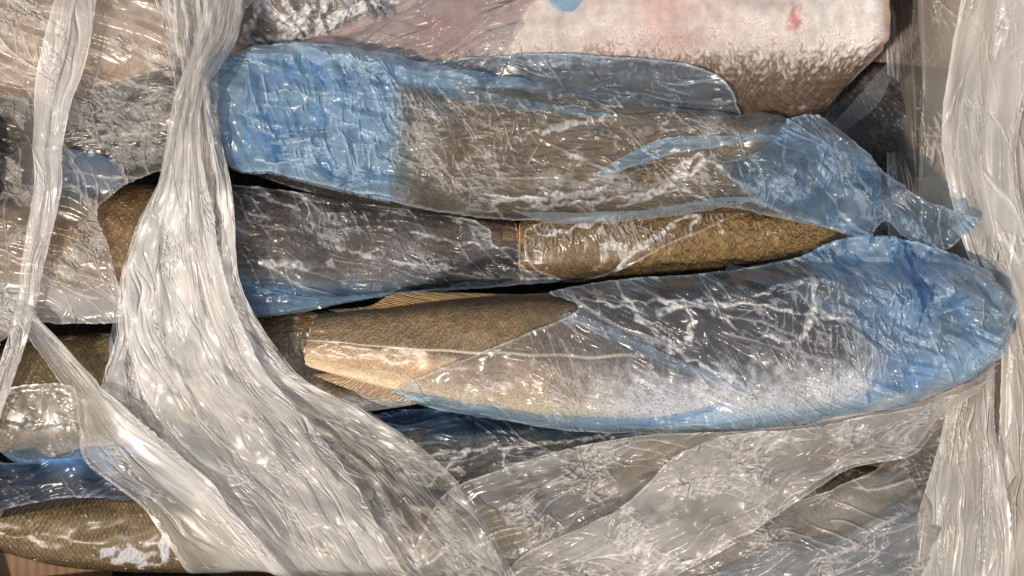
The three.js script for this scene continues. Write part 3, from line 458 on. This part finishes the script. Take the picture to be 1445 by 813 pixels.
// ---- thin film and bags on the single fish, lowest first
const lines = (turn, k = 1) => [['thin', 1.2 * k, 0.5, turn], ['thinB', 1.1 * k, 0.42, turn + 0.3], ['sparse', 1.1 * k, 0.6, turn], ['sparse', 0.9 * k, 0.45, turn + 0.7]];
const speck = (x, z) => smooth(-0.15, 0.35, fbm(x / 8, z / 6, 66, 3));
{
  const b8 = thing('blue_bag', 'dim blue plastic bag at the lower right beneath the clear sheet', 'plastic bag');
  sheet(b8, 'film', [[1010, 800], [1090, 765], [1190, 745], [1270, 705], [1310, 740], [1330, 840], [1000, 840]], { on: ['lowerRight'], h: -60, drop: -130, tint: [0.45, 0.58, 0.78], milk: 0.14, big: [['facetB', 4, 2.2], ['long', 2, 1, -0.15]], fine: lines(-0.3) });

  const b5 = thing('blue_bag', 'dark blue plastic bag around the scaly fish in the gap under the centre fish', 'plastic bag');
  sheet(b5, 'film', [[488, 600], [560, 582], [680, 584], [790, 596], [900, 604], [880, 640], [800, 680], [690, 694], [600, 688], [530, 640]], { on: ['under'], h: -60, drop: -130, tint: (x, z) => mix3([0.7, 0.78, 0.88], DEEP, smooth(640, 610, py(z) + 14 * noise(x / 40, z / 30, 3))), milk: (x, z) => 0.04 + 0.14 * smooth(616, 590, py(z)), frost: (x, z) => 0.7 * WEB.b5(x, z), big: [['facetB', 4, 1.6], ['long', 2.4, 0.8, -0.15]], fine: lines(-0.15) });

  const b6 = thing('blue_bag', 'bright blue plastic film between the two fish at the left edge', 'plastic bag');
  sheet(b6, 'film', [[-40, 640], [50, 648], [120, 640], [170, 636], [200, 665], [215, 700], [140, 694], [60, 704], [-40, 720]], { on: ['olive', 'lowerLeft'], h: -50, drop: -85, tint: (x, z) => mix3(DEEP, [0.6, 0.7, 0.85], smooth(662, 690, py(z) + 10 * noise(x / 40, z / 20, 6))), milk: (x, z) => 0.06 + 0.24 * smooth(684, 655, py(z)) * smooth(20, 80, px(x)), frost: (x, z) => 0.45 * blotch(40, 33, 0.1, 0.4)(x, z) * speck(x, z) * smooth(665, 680, py(z)), span: 10, big: [['shardB', 1, 1], ['long', 3, 0.7, -0.25]], fine: lines(-0.3) });
  const b10 = thing('clear_wrap', 'clear frosty film crinkled over the rounded end of the fish at the left edge', 'plastic wrap');
  sheet(b10, 'film', [[-8, 560], [20, 546], [60, 540], [108, 546], [118, 590], [116, 640], [70, 654], [20, 650], [-10, 625]], { on: ['olive'], h: -40, drop: -90, tint: [0.86, 0.86, 0.86], milk: 0.06, frost: (x, z) => 0.7 * blotch(34, 43, -0.05, 0.35)(x, z) * speck(x, z), big: [['facet', 4, 0.9]], fine: [['thinB', 1.4, 0.45, 0.8], ['facet', 2, 0.5]] });
  sheet(b10, 'film', [[352, 500], [385, 478], [440, 470], [452, 520], [440, 545], [400, 540], [360, 548]], { on: ['olive'], h: -40, drop: -90, tint: CLEAR, milk: 0.05, big: [['facet', 5, 0.8, 1.2]], fine: [['thinB', 1.6, 0.5, 1.6], ['thin', 1.4, 0.5, 1.3]] });
}
{
  const b7 = thing('frosty_wrap', 'white frosty film stretched in webs over the brown fish at the top edge', 'plastic wrap');
  sheet(b7, 'film', [[322, -30], [330, 40], [346, 72], [400, 64], [452, 62], [530, 44], [600, 16], [690, -10], [690, -40]], { on: ['top'], h: 5, drop: -60, tint: [0.84, 0.88, 0.93], milk: 0.05, frost: (x, z) => Math.max(0.95 * WEB.b7(x, z), 0.4 * blotch(44, 54, 0.05, 0.3)(x, z) * smooth(440, 480, px(x))), big: [['facet', 4, 0.9], ['long', 5, 0.6, 1]], fine: lines(-0.5) });
  const b4 = thing('blue_wrap', 'thin grey blue film clinging to the lower side of the pink fish', 'plastic wrap');
  sheet(b4, 'film', [[590, 96], [680, 87], [780, 84], [880, 90], [960, 97], [1010, 116], [1036, 152], [1020, 172], [800, 166], [640, 130]], { on: ['pink'], h: 10, drop: -60, tint: [0.52, 0.62, 0.73], milk: (x, z) => 0.08 + 0.06 * noise(x / 40, z / 20, 2), lip: 5, hem: 0.35, hemWidth: 3, big: [['facetB', 2.5, 2, 0.1], ['long', 1.5, 1.2, 0.1]], fine: lines(0.1, 0.7) });
  sheet(b4, 'film', [[440, 70], [560, 20], [660, -30], [790, -40], [740, 20], [700, 90], [600, 110], [500, 110]], { on: ['pink'], h: 20, drop: -60, tint: [0.8, 0.79, 0.79], milk: 0.05, lip: 1, big: [['facetB', 3, 2, -0.4], ['long', 4, 0.9, -0.45]], fine: lines(-0.4) });
  sheet(b4, 'film', [[770, -30], [772, 6], [795, 24], [815, 10], [836, -30]], { on: ['pink'], h: 25, drop: -60, off: 6, tint: BLUE, milk: 0.2, big: [['facet', 4, 1]], fine: lines(0.5) });
  sheet(b4, 'film', [[1178, 172], [1196, 182], [1236, 150], [1250, 112], [1262, 84], [1240, 96], [1210, 132]], { on: ['pink'], h: 0, drop: -50, tint: [0.8, 0.84, 0.88], milk: 0.05, big: [['facet', 6, 1, 0.8]], fine: lines(0.9) });
  const b3 = thing('pale_blue_bag', 'pale grey blue bag around the grey brown fish left of the middle', 'plastic bag');
  const open = near(392, 325, 44, 17);
  sheet(b3, 'film', [[326, 262], [420, 272], [520, 288], [600, 299], [684, 316], [696, 346], [730, 352], [762, 382], [792, 396], [740, 402], [640, 410], [540, 418], [450, 432], [345, 446], [322, 420]], { on: ['leftMid'], h: -25, drop: -75, tint: (x, z) => mix3(GREYF, BLUE, smooth(392, 424, py(z) - 0.04 * (px(x) - 600) + 8 * noise(x / 50, z / 30, 7)) * 0.9), milk: (x, z) => (0.04 + 0.12 * smooth(370, 420, py(z)) + 0.05 * noise(x / 60, z / 30, 3)) * (1 - open(x, z)), frost: (x, z) => 0.6 * (1 - open(x, z)) * Math.max(0.7 * blotch(40, 63, 0.18, 0.4)(x, z) * speck(x, z), 0.9 * WEB.b3(x, z)), span: 6, big: [['shardB', 0.8, 1.1, 0.3], ['long', 5, 0.8, 0.18]], fine: [...lines(0.3), ['thin', 1.2, 0.5, 1.1, near(470, 320, 60, 40)]] });
  sheet(b3, 'lower_edge', [[330, 380], [372, 402], [440, 418], [540, 414], [640, 406], [720, 402], [600, 412], [500, 426], [420, 442], [340, 444]], { on: 'all', h: -50, drop: -75, tint: BLUE, like: 'b1', milk: 0.14, big: [['long', 4, 0.7, 0.06]], fine: lines(0.1) });
  const b9 = thing('clear_wrap', 'shiny clear film stuck to the golden brown fish with coarse scales', 'plastic wrap');
  sheet(b9, 'film', [[740, 326], [764, 314], [850, 303], [960, 290], [1060, 288], [1000, 322], [930, 352], [880, 380], [820, 398], [780, 392], [744, 370]], { on: ['rightMid'], h: -25, drop: -75, tint: CLEAR, milk: 0.01, frost: (x, z) => 0.75 * WEB.b9(x, z), big: [['facet', 1.5, 0.6, 1.3]], fine: [['thin', 2.2, 0.42, 1.4], ['thinB', 1.2, 0.5, 1.2]] });
}
{
  const b1 = thing('blue_bag', 'large blue bag with a crumpled open end around the long upper fish', 'plastic bag');
  const clearHole = near(905, 240, 50, 24), bare = near(660, 225, 120, 50);
  const left = (x, z) => smooth(600, 545, px(x) + 8 * noise(x / 35, z / 28, 2) - 260 * smooth(200, 90, py(z)) * smooth(120, 90, py(z) - 0.11 * (px(x) - 430)));
  const upper = (x, z) => smooth(34, 8, py(z) - (60 + 0.11 * (px(x) - 330)) + 14 * noise(x / 60, z / 30, 11));
  const blueness = (x, z) => Math.max(left(x, z), 0.75 * upper(x, z), 0.7 * smooth(1010, 1130, px(x) + 40 * noise(x / 60, z / 40, 8)));
  sheet(b1, 'film', [[306, 82], [345, 70], [430, 63], [520, 72], [620, 97], [720, 111], [800, 124], [900, 138], [1000, 146], [1060, 152], [1130, 165], [1160, 170], [1210, 210], [1250, 260], [1230, 330], [1180, 322], [1100, 306], [1010, 292], [960, 292], [880, 303], [780, 310], [700, 308], [600, 296], [545, 284], [450, 262], [390, 246], [318, 226]],
    { on: ['upper'], h: 30, drop: -30, tint: (x, z) => mix3([0.9, 0.9, 0.9], BLUE, blueness(x, z)), milk: (x, z) => 0.05 * (1 - clearHole(x, z)) + 0.24 * left(x, z) + 0.12 * upper(x, z) + 0.1 * smooth(1010, 1130, px(x)), frost: (x, z) => 0.6 * (1 - clearHole(x, z)) * (1 - 0.6 * bare(x, z)) * Math.max(0.7 * blotch(38, 83, 0.16, 0.36)(x, z) * speck(x, z), WEB.b1(x, z)) * (1 - 0.5 * left(x, z)), big: [['shardB', 0.8, 1, 0.2], ['long', 3.5, 0.9, 0.12], ['shard', 1, 0.5, 0.9, left]], fine: [...lines(0.15), ['thin', 1.5, 0.55, 1.35, near(470, 165, 140, 90)], ['thinB', 1.5, 0.5, 0.9, near(650, 210, 130, 80)]] });
  sheet(b1, 'double_layer', [[306, 84], [345, 72], [430, 65], [520, 74], [590, 92], [566, 120], [572, 160], [554, 220], [551, 282], [545, 286], [450, 264], [390, 248], [318, 228]],
    { on: ['upper'], h: 32, drop: -28, off: 6, tint: BLUE, lip: 0, hem: 0, milk: (x, z) => 0.17 + 0.03 * noise(x / 30, z / 40, 14), big: [['shardB', 0.6, 1, 0.9], ['long', 3, 0.8, 1.2]], fine: [['thin', 1.6, 0.5, 1.25], ['thin', 1.5, 0.6, 2.0], ['thinB', 1.2, 0.45, 0.7]] });
  sheet(b1, 'fold', [[834, 250], [880, 222], [940, 197], [1040, 194], [1150, 190], [1156, 196], [1060, 204], [960, 218], [900, 234], [846, 254]], { on: ['upper'], h: 36, off: 9, tint: BLUE, milk: (x, z) => 0.24 + 0.2 * noise(x / 60, z / 12, 31), lip: 3, hem: 0.1, big: [['long', 3, 0.8, -0.3]], fine: lines(-0.2) });
  for (const p of [[[318, 92], [360, 110], [392, 172], [420, 238], [404, 242], [370, 190], [336, 140], [314, 120]], [[430, 70], [474, 96], [500, 150], [540, 186], [524, 196], [478, 164], [448, 110]], [[560, 92], [640, 122], [760, 150], [860, 166], [760, 164], [640, 146], [560, 116]]]) sheet(b1, 'fold', p, { on: ['upper'], h: 36, off: 11, like: 'b1', tint: BLUE, milk: 0.14, lip: 3, torn: 0.4, big: [['long', 3, 0.8, 0.8], ['shard', 0.8, 0.7, 0.6]], fine: lines(0.8, 1.3) });
  sheet(b1, 'lower_edge', [[715, 296], [760, 302], [850, 300], [930, 296], [990, 284], [1060, 284], [1010, 296], [940, 306], [850, 314], [770, 314]], { on: 'all', h: 20, drop: -20, off: 5, tint: PALE, milk: 0.24, lip: 4, big: [['long', 3, 0.6, -0.05]], fine: lines(0) });
  sheet(b1, 'open_end', [[1110, 168], [1135, 164], [1160, 168], [1190, 204], [1236, 234], [1292, 274], [1346, 298], [1380, 312], [1368, 334], [1340, 352], [1286, 338], [1246, 312], [1229, 336], [1180, 325], [1130, 312], [1080, 296], [1040, 270], [1000, 240], [1070, 215]],
    { on: ['upper'], h: 30, drop: -25, off: 8, soft: 5, tint: (x, z) => mix3(PALE, BLUE, 0.4 + 0.5 * noise(x / 50, z / 50, 41)), lip: 2, hem: 0.15, milk: (x, z) => (0.08 + 0.14 * smooth(0, 0.6, noise(x / 40, z / 40, 95))) * smooth(1010, 1110, px(x)), big: [['shard', 1.9, 0.7, 0.5], ['shardB', 1.6, 1.1, 0.2], ['long', 4, 0.6, 0.75]], fine: [...lines(0.7, 1.3), ['thin', 1.5, 0.5, 1.6], ['sparse', 1.4, 0.4, 1.1]] });
  for (const p of [[[1136, 172], [1164, 172], [1176, 230], [1190, 290], [1176, 296], [1152, 236]], [[1190, 208], [1240, 240], [1288, 290], [1336, 330], [1310, 334], [1256, 290], [1200, 240]], [[1040, 246], [1120, 262], [1200, 306], [1224, 330], [1190, 318], [1110, 282], [1040, 262]]]) sheet(b1, 'fold', p, { on: ['upper'], h: 36, off: 11, like: 'b1', tint: PALE, milk: 0.16, lip: 3, torn: 0.4, big: [['long', 3, 0.8, 0.7], ['shard', 0.8, 0.7, 0.6]], fine: lines(0.7, 1.3) });
}
{
  const b2 = thing('blue_bag', 'blue bag with a rounded gathered end around the large centre fish', 'plastic bag');
  const blueEnd = (x, z) => smooth(1120, 1270, px(x) + 0.35 * (430 - py(z)) + 36 * noise(x / 45, z / 60, 5)), rim = (x, z) => smooth(22, 2, 604 - 0.0003 * Math.pow(px(x) - 880, 2) - py(z) + 8 * noise(x / 50, z / 20, 3));
  const above = (x, z) => smooth(30, 6, py(z) - (404 - 0.1 * (px(x) - 800)) + 12 * noise(x / 60, z / 30, 8));
  sheet(b2, 'film', [[556, 546], [640, 512], [740, 470], [800, 446], [812, 428], [776, 412], [880, 394], [1000, 385], [1120, 366], [1190, 338], [1250, 334], [1330, 350], [1382, 374], [1428, 410], [1443, 450], [1398, 506], [1306, 552], [1200, 582], [1050, 610], [900, 615], [760, 603], [640, 576], [575, 560]],
    { on: ['centre'], h: 30, drop: -25, tint: (x, z) => mix3([0.86, 0.89, 0.93], BLUE, Math.max(0.9 * blueEnd(x, z), 0.8 * rim(x, z), 0.7 * above(x, z))), milk: (x, z) => 0.03 + 0.2 * blueEnd(x, z) + 0.12 * rim(x, z) + 0.08 * above(x, z), frost: (x, z) => 0.55 * (1 - 0.6 * blueEnd(x, z)) * Math.max(1.2 * WEB.b2(x, z), 0.7 * blotch(40, 104, 0.12, 0.36)(x, z) * speck(x, z) * smooth(470, 520, py(z))), big: [['shardB', 0.7, 1.2, 0.5], ['long', 4, 0.9, 0.45], ['shard', 1.5, 0.6, 1.2, blueEnd]], fine: [...lines(0.4), ['thin', 1.7, 0.5, 1.4, near(1200, 450, 120, 100)]] });
  sheet(b2, 'gathered_fold', [[1150, 356], [1190, 336], [1250, 332], [1330, 348], [1384, 374], [1340, 398], [1336, 430], [1304, 450], [1290, 500], [1306, 536], [1250, 552], [1200, 566], [1226, 520], [1206, 470], [1186, 430], [1150, 392]],
    { on: ['centre'], h: 34, drop: -20, off: 7, soft: 4, tint: BLUE, lip: 2, hem: 0.12, milk: (x, z) => clamp(0.16 + 0.1 * noise(x / 14, z / 60, 15)), big: [['shard', 1.6, 0.6, 1.1], ['long', 6, 0.6, 1.3]], fine: [['thin', 1.8, 0.5, 1.4], ['thinB', 1.5, 0.5, 1.0], ['sparse', 1.5, 0.4, 1.3], ['sparse', 1.2, 0.5, 0.8]] });
  for (const p of [[[1150, 350], [1200, 372], [1280, 384], [1380, 376], [1290, 400], [1210, 396], [1150, 372]], [[1300, 360], [1340, 402], [1370, 460], [1360, 500], [1340, 470], [1316, 420], [1290, 380]], [[1210, 400], [1228, 440], [1240, 500], [1286, 540], [1250, 530], [1220, 490], [1200, 440]], [[1040, 372], [1120, 392], [1190, 440], [1230, 470], [1180, 458], [1110, 416], [1036, 388]], [[1390, 380], [1428, 424], [1420, 460], [1400, 430]]]) sheet(b2, 'fold', p, { on: ['centre'], h: 36, off: 11, like: 'b1', tint: BLUE, milk: 0.15, lip: 3, torn: 0.4, big: [['long', 3, 0.8, 1.0], ['shard', 0.8, 0.7, 0.6]], fine: lines(1.1, 1.3) });
  sheet(b2, 'lower_edge', [[545, 548], [620, 560], [720, 578], [830, 590], [920, 588], [985, 572], [1015, 566], [985, 582], [930, 600], [820, 602], [700, 592], [600, 574]], { on: ['centre'], h: 10, drop: -20, off: 5, tint: BLUE, milk: (x, z) => 0.12 + 0.16 * noise(x / 60, z / 8, 32), lip: 2, hem: 0.1, big: [['long', 4, 0.7, 0.1]], fine: lines(0.1) });
  sheet(b2, 'fold', [[800, 440], [840, 452], [940, 500], [1040, 540], [1020, 544], [920, 506], [830, 466], [790, 452]], { on: ['centre'], h: 40, off: 6, tint: PALE, milk: 0.14, lip: 3, big: [['long', 3, 0.7, 0.45]], fine: lines(0.5) });
}

{
  const b11 = thing('blue_wrap', 'deep blue film dimly seen under the clear liner, left of the twisted fold', 'plastic wrap');
  sheet(b11, 'film', [[30, 236], [80, 214], [150, 222], [176, 240], [150, 270], [70, 276], [30, 262]], { on: ['upper', 'leftMid'], h: -10, drop: -70, tint: DEEP, milk: 0.2, big: [['facet', 3, 1.2]], fine: lines(0.2) });
  const b12 = thing('blue_wrap', 'pale blue film peeking out left of the white gathered fold above the olive fish', 'plastic wrap');
  sheet(b12, 'film', [[150, 430], [176, 446], [230, 470], [250, 540], [190, 570], [160, 520], [150, 470]], { on: ['olive'], h: -30, drop: -85, off: 5, tint: PALE, milk: 0.35, big: [['facet', 3, 1.2]], fine: lines(1.3) });
}

// ---- the clear liner of the box, lying open over the fish
{
  const liner = thing('clear_liner', 'big crumpled clear plastic liner pulled open over the fish and up the box wall', 'plastic liner');
  sheet(liner, 'left_sheet', [[-60, -50], [350, -50], [330, 60], [322, 200], [318, 246], [236, 240], [196, 250], [160, 268], [132, 300], [150, 352], [166, 420], [190, 452], [90, 458], [20, 456], [-60, 470]], { on: 'all', h: 30, span: 12, soft: 4, drop: -70, tint: CLEAR, torn: 1.4, grid: 2.4, hem: 0.1, milk: (x, z) => 0.09 + 0.12 * smooth(130, 30, py(z)) + 0.06 * noise(x / 70, z / 50, 16) + 0.16 * smooth(330, 430, py(z)) - 0.1 * near(170, 190, 90, 50)(x, z) - 0.06 * near(90, 340, 90, 60)(x, z), frost: (x, z) => 0.3 * blotch(50, 116, 0.1, 0.45)(x, z) * speck(x, z), big: [['facetB', 2, 2, 0.6], ['long', 3, 1, 0.3]], fine: [...lines(0.5, 1.2), ['thinB', 1.5, 0.5, 1.2], ['shard', 0.25, 0.5, 0.3], ['thin', 1.6, 0.6, -0.1, near(190, 170, 110, 60)]] });
  const top = [[560, 850], [596, 750], [640, 690], [780, 640], [900, 612], [1000, 603], [1130, 588], [1250, 560], [1330, 536], [1392, 508]], slit = [[1376, 556], [1306, 622], [1272, 640], [1180, 656], [1110, 700], [1040, 750], [980, 790], [930, 816], [900, 850]];
  sheet(liner, 'right_sheet', [[860, 850], [940, 770], [1030, 730], [1120, 704], [1190, 678], [1240, 656], [1300, 610], [1340, 550], [1362, 620], [1340, 720], [1336, 850]], { on: 'all', h: -30, span: 16, soft: 5, drop: -130, tint: CLEAR, torn: 0.5, lip: 2, grid: 2.4, milk: (x, z) => 0.14 + 0.08 * noise(x / 80, z / 60, 18), big: [['facetB', 3, 2, -0.4], ['shardB', 0.7, 1.5, -0.4], ['long', 5, 1.2, -0.45]], fine: [...lines(-0.45, 1.2), ['thinB', 1.3, 0.6, 0.6]] });
  sheet(liner, 'lower_sheet', [...top, ...slit], { on: 'all', h: 0, span: 16, soft: 5, drop: -110, tint: CLEAR, torn: 0.5, lip: 3, grid: 2.4, hem: 0.25, hemWidth: 3, milk: (x, z) => 0.17 + 0.1 * noise(x / 120, z / 60, 17), big: [['facetB', 3, 2, -0.5], ['shardB', 0.7, 1.5, -0.5], ['long', 5, 1.2, -0.4]], fine: [...lines(-0.5, 1.2), ['thin', 1.6, 0.8, -1.1], ['thinB', 1.3, 0.6, 0.5]] });
  sheet(liner, 'front_flap', [[690, 850], [736, 786], [830, 736], [900, 690], [944, 640], [1010, 606], [1130, 592], [1250, 563], [1330, 540], [1380, 516], ...slit], { on: 'all', h: 10, span: 14, soft: 4, drop: -90, off: 5, tint: CLEAR, torn: 0.4, lip: 4, grid: 2.4, hem: 0.22, hemWidth: 3, milk: (x, z) => (0.21 + 0.12 * noise(x / 110, z / 50, 19)) * lerp(0.45, 1, smooth(1150, 950, px(x))), big: [['facetB', 3, 1.8, -0.5], ['shardB', 0.7, 1.4, -0.5], ['long', 5, 1, -0.6], ['shard', 0.7, 0.7, 0.2]], fine: [...lines(-0.6, 1.2), ['thin', 1.7, 0.8, -1.2], ['thinB', 1.4, 0.6, 0.3]] });
  const pleat = { tint: CLEAR, rough: 0.32, big: [], fine: [['sparse', 1.1, 0.6, 0], ['thin', 1.1, 0.6, 0.03], ['thinB', 1.4, 0.5, 0.8], ['sparse', 1, 0.45, 0.15]] };
  // up the right wall
  const wallH = (lo, hi) => (s, t, x, z) => lerp(lo, hi, smooth(0.05, 0.9, t)) + 10 * noise(s * 4, t * 5, 6);
  ribbon(liner, 'side_fold', [[1276, -60], [1284, 120], [1282, 300], [1296, 420], [1370, 520], [1360, 640], [1326, 740], [1300, 860]], [[1470, -60], [1480, 150], [1500, 400], [1480, 600], [1450, 740], [1440, 860]], { ...pleat, h: -40, hfun: wallH(-180, 20), folds: 9, freq: 4, amp: 16, over: 0.9, slack: 1.5, tint: [0.87, 0.83, 0.78], milk: (s, t) => 0.09 + 0.3 * smooth(0.18, 0.55, t), nS: 320, nT: 170 });
  ribbon(liner, 'side_fold', [[1378, -60], [1352, 80], [1340, 200], [1366, 330], [1420, 460], [1424, 560], [1420, 700], [1432, 860]], [[1456, -60], [1442, 100], [1424, 220], [1440, 330], [1470, 450], [1480, 560], [1480, 700], [1490, 860]], { ...pleat, h: 10, hfun: wallH(-40, 30), folds: 7, freq: 2.5, amp: 13, over: 0.9, milk: 0.34, torn: 0.015, nS: 320, nT: 100 });
  ribbon(liner, 'side_fold', [[1378, 490], [1350, 580], [1330, 660], [1306, 740], [1284, 860]], [[1404, 490], [1400, 580], [1412, 660], [1424, 740], [1420, 860]], { ...pleat, h: 0, hfun: wallH(-60, 0), folds: 8, freq: 2.5, amp: 13, over: 0.9, milk: 0.32, torn: 0.015, nS: 220, nT: 110 });
  // the strip at the left, the gathered middle and its fan
  ribbon(liner, 'left_fold', [[82, -60], [66, 40], [46, 120], [38, 220], [22, 330], [6, 420], [-20, 510], [-70, 620]], [[140, -60], [128, 60], [104, 150], [86, 230], [68, 310], [44, 400], [12, 500], [-30, 620]], { ...pleat, h: 60, span: 10, off: 10, folds: 5, freq: 1.6, amp: 9, over: 0.7, milk: 0.38, nS: 260, nT: 70 });
  ribbon(liner, 'fan', [[205, -60], [238, 60], [256, 150], [226, 240], [184, 320], [162, 400], [152, 470], [136, 560], [186, 640], [300, 740], [400, 850]], [[352, -60], [340, 60], [314, 120], [322, 200], [332, 300], [346, 420], [410, 526], [516, 590], [630, 672], [690, 750], [740, 850]], { ...pleat, h: 50, span: 14, soft: 5, off: 8, folds: 9, freq: 3.5, amp: 8, over: 0.8, slack: 1.5, milk: (s, t) => 0.36 + 0.3 * smooth(0.2, 0.4, s) * smooth(0.78, 0.55, s) * smooth(0.05, 0.3, t) - 0.3 * smooth(0.6, 0.82, s) * smooth(0.45, 0.8, t), nS: 440, nT: 260, torn: 0.004, big: [['shardB', 0.5, 1.1, 0.3]], fine: [['sparse', 1.2, 0.6, 0], ['sparse', 1.1, 0.45, 0.12], ['thinB', 1.8, 0.5, 0.9], ['thin', 1.4, 0.45, 1.1], ['shard', 0.8, 0.55, 0.4], ['thinB', 1.4, 0.36, 0.3]] });
  ribbon(liner, 'twist', [[296, -60], [284, 60], [252, 160], [222, 250], [186, 330], [166, 420], [176, 520], [222, 620], [300, 720], [390, 850]], [[350, -60], [334, 70], [304, 140], [290, 220], [300, 310], [322, 410], [360, 520], [440, 620], [510, 720], [580, 850]], { ...pleat, h: 75, span: 8, off: 6, folds: 7, freq: 2.2, amp: 6, over: 0.8, milk: (s) => 0.27 + 0.24 * smooth(0.2, 0.4, s) * smooth(0.8, 0.55, s), nS: 400, nT: 140, torn: 0.01, big: [['shardB', 0.5, 1.1, 0.3]] });
  ribbon(liner, 'diagonal_fold', [[8, 420], [44, 490], [96, 570], [116, 640], [174, 690], [232, 760], [284, 860]], [[44, 440], [108, 516], [176, 572], [246, 630], [316, 706], [384, 776], [440, 860]], { ...pleat, h: 20, span: 12, soft: 4, off: 6, folds: 7, freq: 2.2, amp: 9, over: 0.8, milk: (s, t) => 0.2 + 0.28 * smooth(0.3, 0.7, t), nS: 300, nT: 120, torn: 0.03 });
}

renderer.render(scene, camera);
